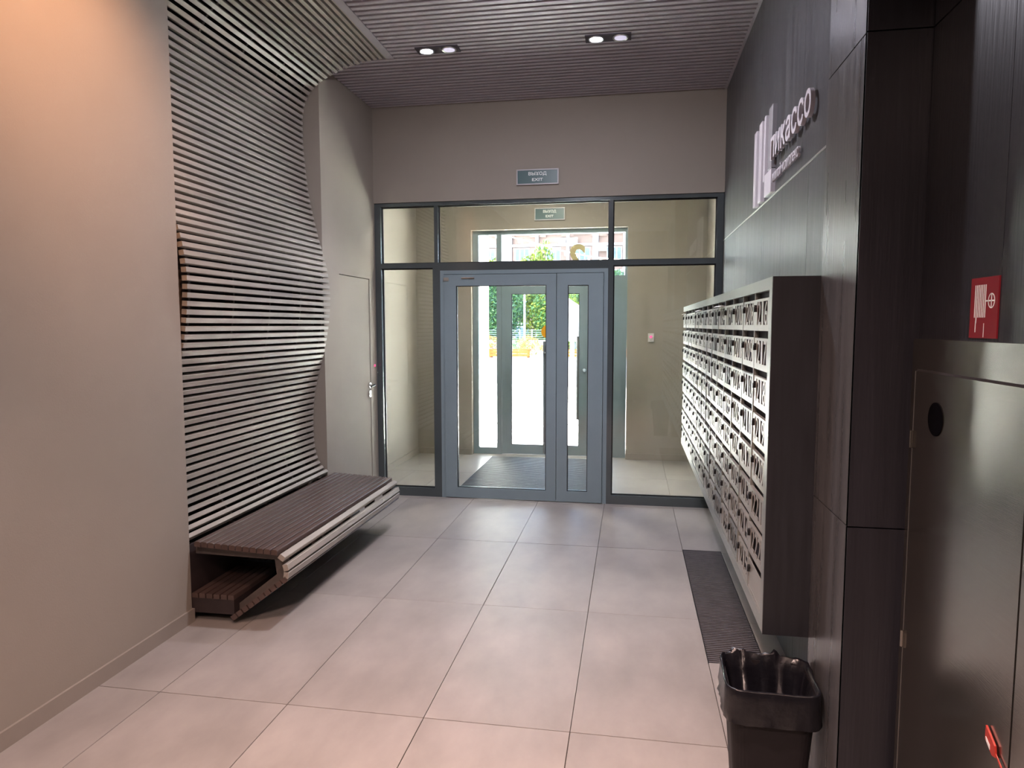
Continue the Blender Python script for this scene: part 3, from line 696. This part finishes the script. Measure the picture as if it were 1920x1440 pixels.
for k, (x, w, h, me) in enumerate(((-9.2, .75, 1.1, sA), (-7.6, .75, 1.2, sB), (-6.1, .65, .95, sA), (-5.3, .62, 1.1, sB), (-4.55, .5, .8, sB), (-2.2, .7, .85, sA), (-.7, .7, 1.0, sB))):
    o = link('shrub', me, None, (x, 36.2+(1.3 if k in (2, 4) else 0), 0)); o.scale = (w, w, h)
    tag(o, 'low %s shrub behind the orange bench, %s' % ('orange-flowering' if me is sB else 'green', ['leftmost', 'next to the leftmost', 'in the middle', 'right of the middle', 'at the bench end', 'right of the white board', 'rightmost'][k]), 'shrub', 'shrubs by the benches')
# fence on its low wall
fe = empty('railing_fence', (-6, 45, 0)); tag(fe, 'grey-green railing fence on a low white wall before the trees', 'fence')
MB().box(-12, 9, -.15, .15, 0, .66).build('low_wall', 'band', fe)
for k in range(5): MB().box(-12, 9, -.02, .02, .74+.135*k, .775+.135*k).build('rail', 'fence', fe)
pm = MB().box(-.03, .03, -.03, .03, .66, 1.36).mesh('post', 'band')
for k in range(11): link('post', pm, fe, (-11.8+1.9*k, 0, 0))
lp = empty('lamp_post', (-6.13, 40, 0)); tag(lp, 'slim pale lamp post before the green trees outside', 'lamp post')
MB().cyl((0, 0, 0), (0, 0, 4.6), .075, 12, .05).build('pole', 'band', lp); MB().cyl((0, 0, 4.6), (0, 0, 4.9), .14, 12, .10).build('lamp_head', 'whitep', lp)
ib = empty('white_board', (-2.45, 30, 0)); tag(ib, 'tall white slanted-top board on a grey-green post outside', 'board')
MB().prism([(-.55, .92), (.33, .92), (.33, 2.40), (-.55, 2.98)], -.05, .05, 'xz').build('board_panel', 'white', ib)
MB().box(-.15, .04, -.06, .06, 0, .92).build('post', 'fence', ib)
pl = empty('planter', (-4.6, 18.3, 0)); tag(pl, 'low white planter with reddish plants at the left outside', 'planter')
MB().box(-1.0, .85, -.5, .9, 0, .28).build('planter_box', 'white', pl)
o = link('plants', leaves(700, .9, .5, .16, .38, .05, 9, ('flower', 'leafB'), .4), pl)
# garland
gl = empty('string_lights', (-1.2, 14, 0)); tag(gl, 'white string of festoon bulbs strung across outside the door', 'string lights')
gp = [(-3.4, 3.62), (-2.4, 3.38), (-1.97, 3.27), (-1.37, 3.09), (-.79, 2.96), (-.2, 2.89), (.9, 2.95)]
b = MB()
for a, c in zip(gp, gp[1:]): b.cyl((a[0]+1.2, 0, a[1]), (c[0]+1.2, 0, c[1]), .009, 6)
b.build('cable', 'whitep', gl)
bm_ = MB().cyl((0, 0, 0), (0, 0, -.03), .012, 8).cyl((0, 0, -.03), (0, 0, -.085), .030, 10, .012).mesh('bulb', 'whitep')
for k in range(17):
    x = -3.2+.235*k
    for a, c in zip(gp, gp[1:]):
        if a[0] <= x <= c[0]: z = a[1]+(c[1]-a[1])*(x-a[0])/(c[0]-a[0])
    link('bulb', bm_, gl, (x+1.2, 0, z))
for x, z in ((-3.4, 3.65), (.9, 2.98)): MB().cyl((x+1.2, 0, 0), (x+1.2, 0, z), .03, 8).build('support_post', 'grey', gl)
# building
bu = empty('apartment_building', (-8, 70, 0)); tag(bu, 'pink panel apartment block with white bands and windows across the street', 'building')
def bb(n, m, x0, x1, y0, y1, z0, z1, par=None): return MB().box(x0+8, x1+8, y0, y1, z0, z1).build(n, m, par or bu)
bb('wall', 'brick', -24, 8, .12, 6, 0, 20)
piers = [(-22.4, -21.8), (-19.4, -19.1), (-16.2, -15.9), (-13.01, -12.02), (-9.6, -9.30), (-6.5, -6.18), (-3.89, -3.31), (-.9, -.50), (2.2, 2.6), (5.2, 5.6)]
for a, c in piers: bb('pier', 'band', a, c, -.15, .12, 0, 20)
mods = list(zip(piers, piers[1:]))
wins = [(-21.0, -19.9), (-18.4, -17.0), (-15.2, -13.8), (-11.69, -10.27), (-8.5, -7.1), (-5.7, -4.15), (-2.45, -1.05), (.0, 1.5), (3.2, 4.6)]
pmesh = {}
for s in range(6):
    zb = .95+2.62*s
    for k, ((p0, p1), (w0, w1)) in enumerate(zip(mods, wins)):
        x0, x1 = p0[1], p1[0]
        bb('band', 'band', x0, x1, -.10, .12, zb+3.35-2.62-.03, zb+3.35-2.62+.22)
        z0 = zb+1.95-2.62+.0; z1 = zb+3.35-2.62-.13
        wz0, wz1 = zb-.75+0, zb+.60
        bb('facade_panel', 'brick', x0+.03, w0-.06, -.02, .12, zb+.76-1.75, zb+.69)
        bb('facade_panel', 'brick', w1+.06, x1-.03, -.02, .12, zb+.76-1.75, zb+.69)
        wf_ = bb('window', 'band', w0-.05, w1+.05, -.05, .12, wz0, wz1)
        n = 3 if w1-w0 > 1.2 else 2
        ww = (w1-w0)/n
        for i in range(n): bb('pane', 'wpane', w0+ww*i+.05, w0+ww*(i+1)-.05, -.065, -.045, wz0+.10, wz1-.12, wf_)
for k, (x, z) in enumerate(((-3.25, 8.95), (-7.3, 9.78), (-6.12, 9.78))):
    t = empty('air_conditioner', (x, 69.84, z)); tag(t, ['white air conditioner on the facade beside the right window, lowest of three', 'white air conditioner high on the facade, left of the pier', 'white air conditioner high on the facade, right of the pier'][k], 'air conditioner', 'air conditioners on the facade')
    MB().box(0, .75, -.3, .10, 0, .52).build('casing', 'whitep', t)
    MB().cyl((.28, -.30, .26), (.28, -.32, .26), .20, 16).build('fan_grille', 'grey', t)
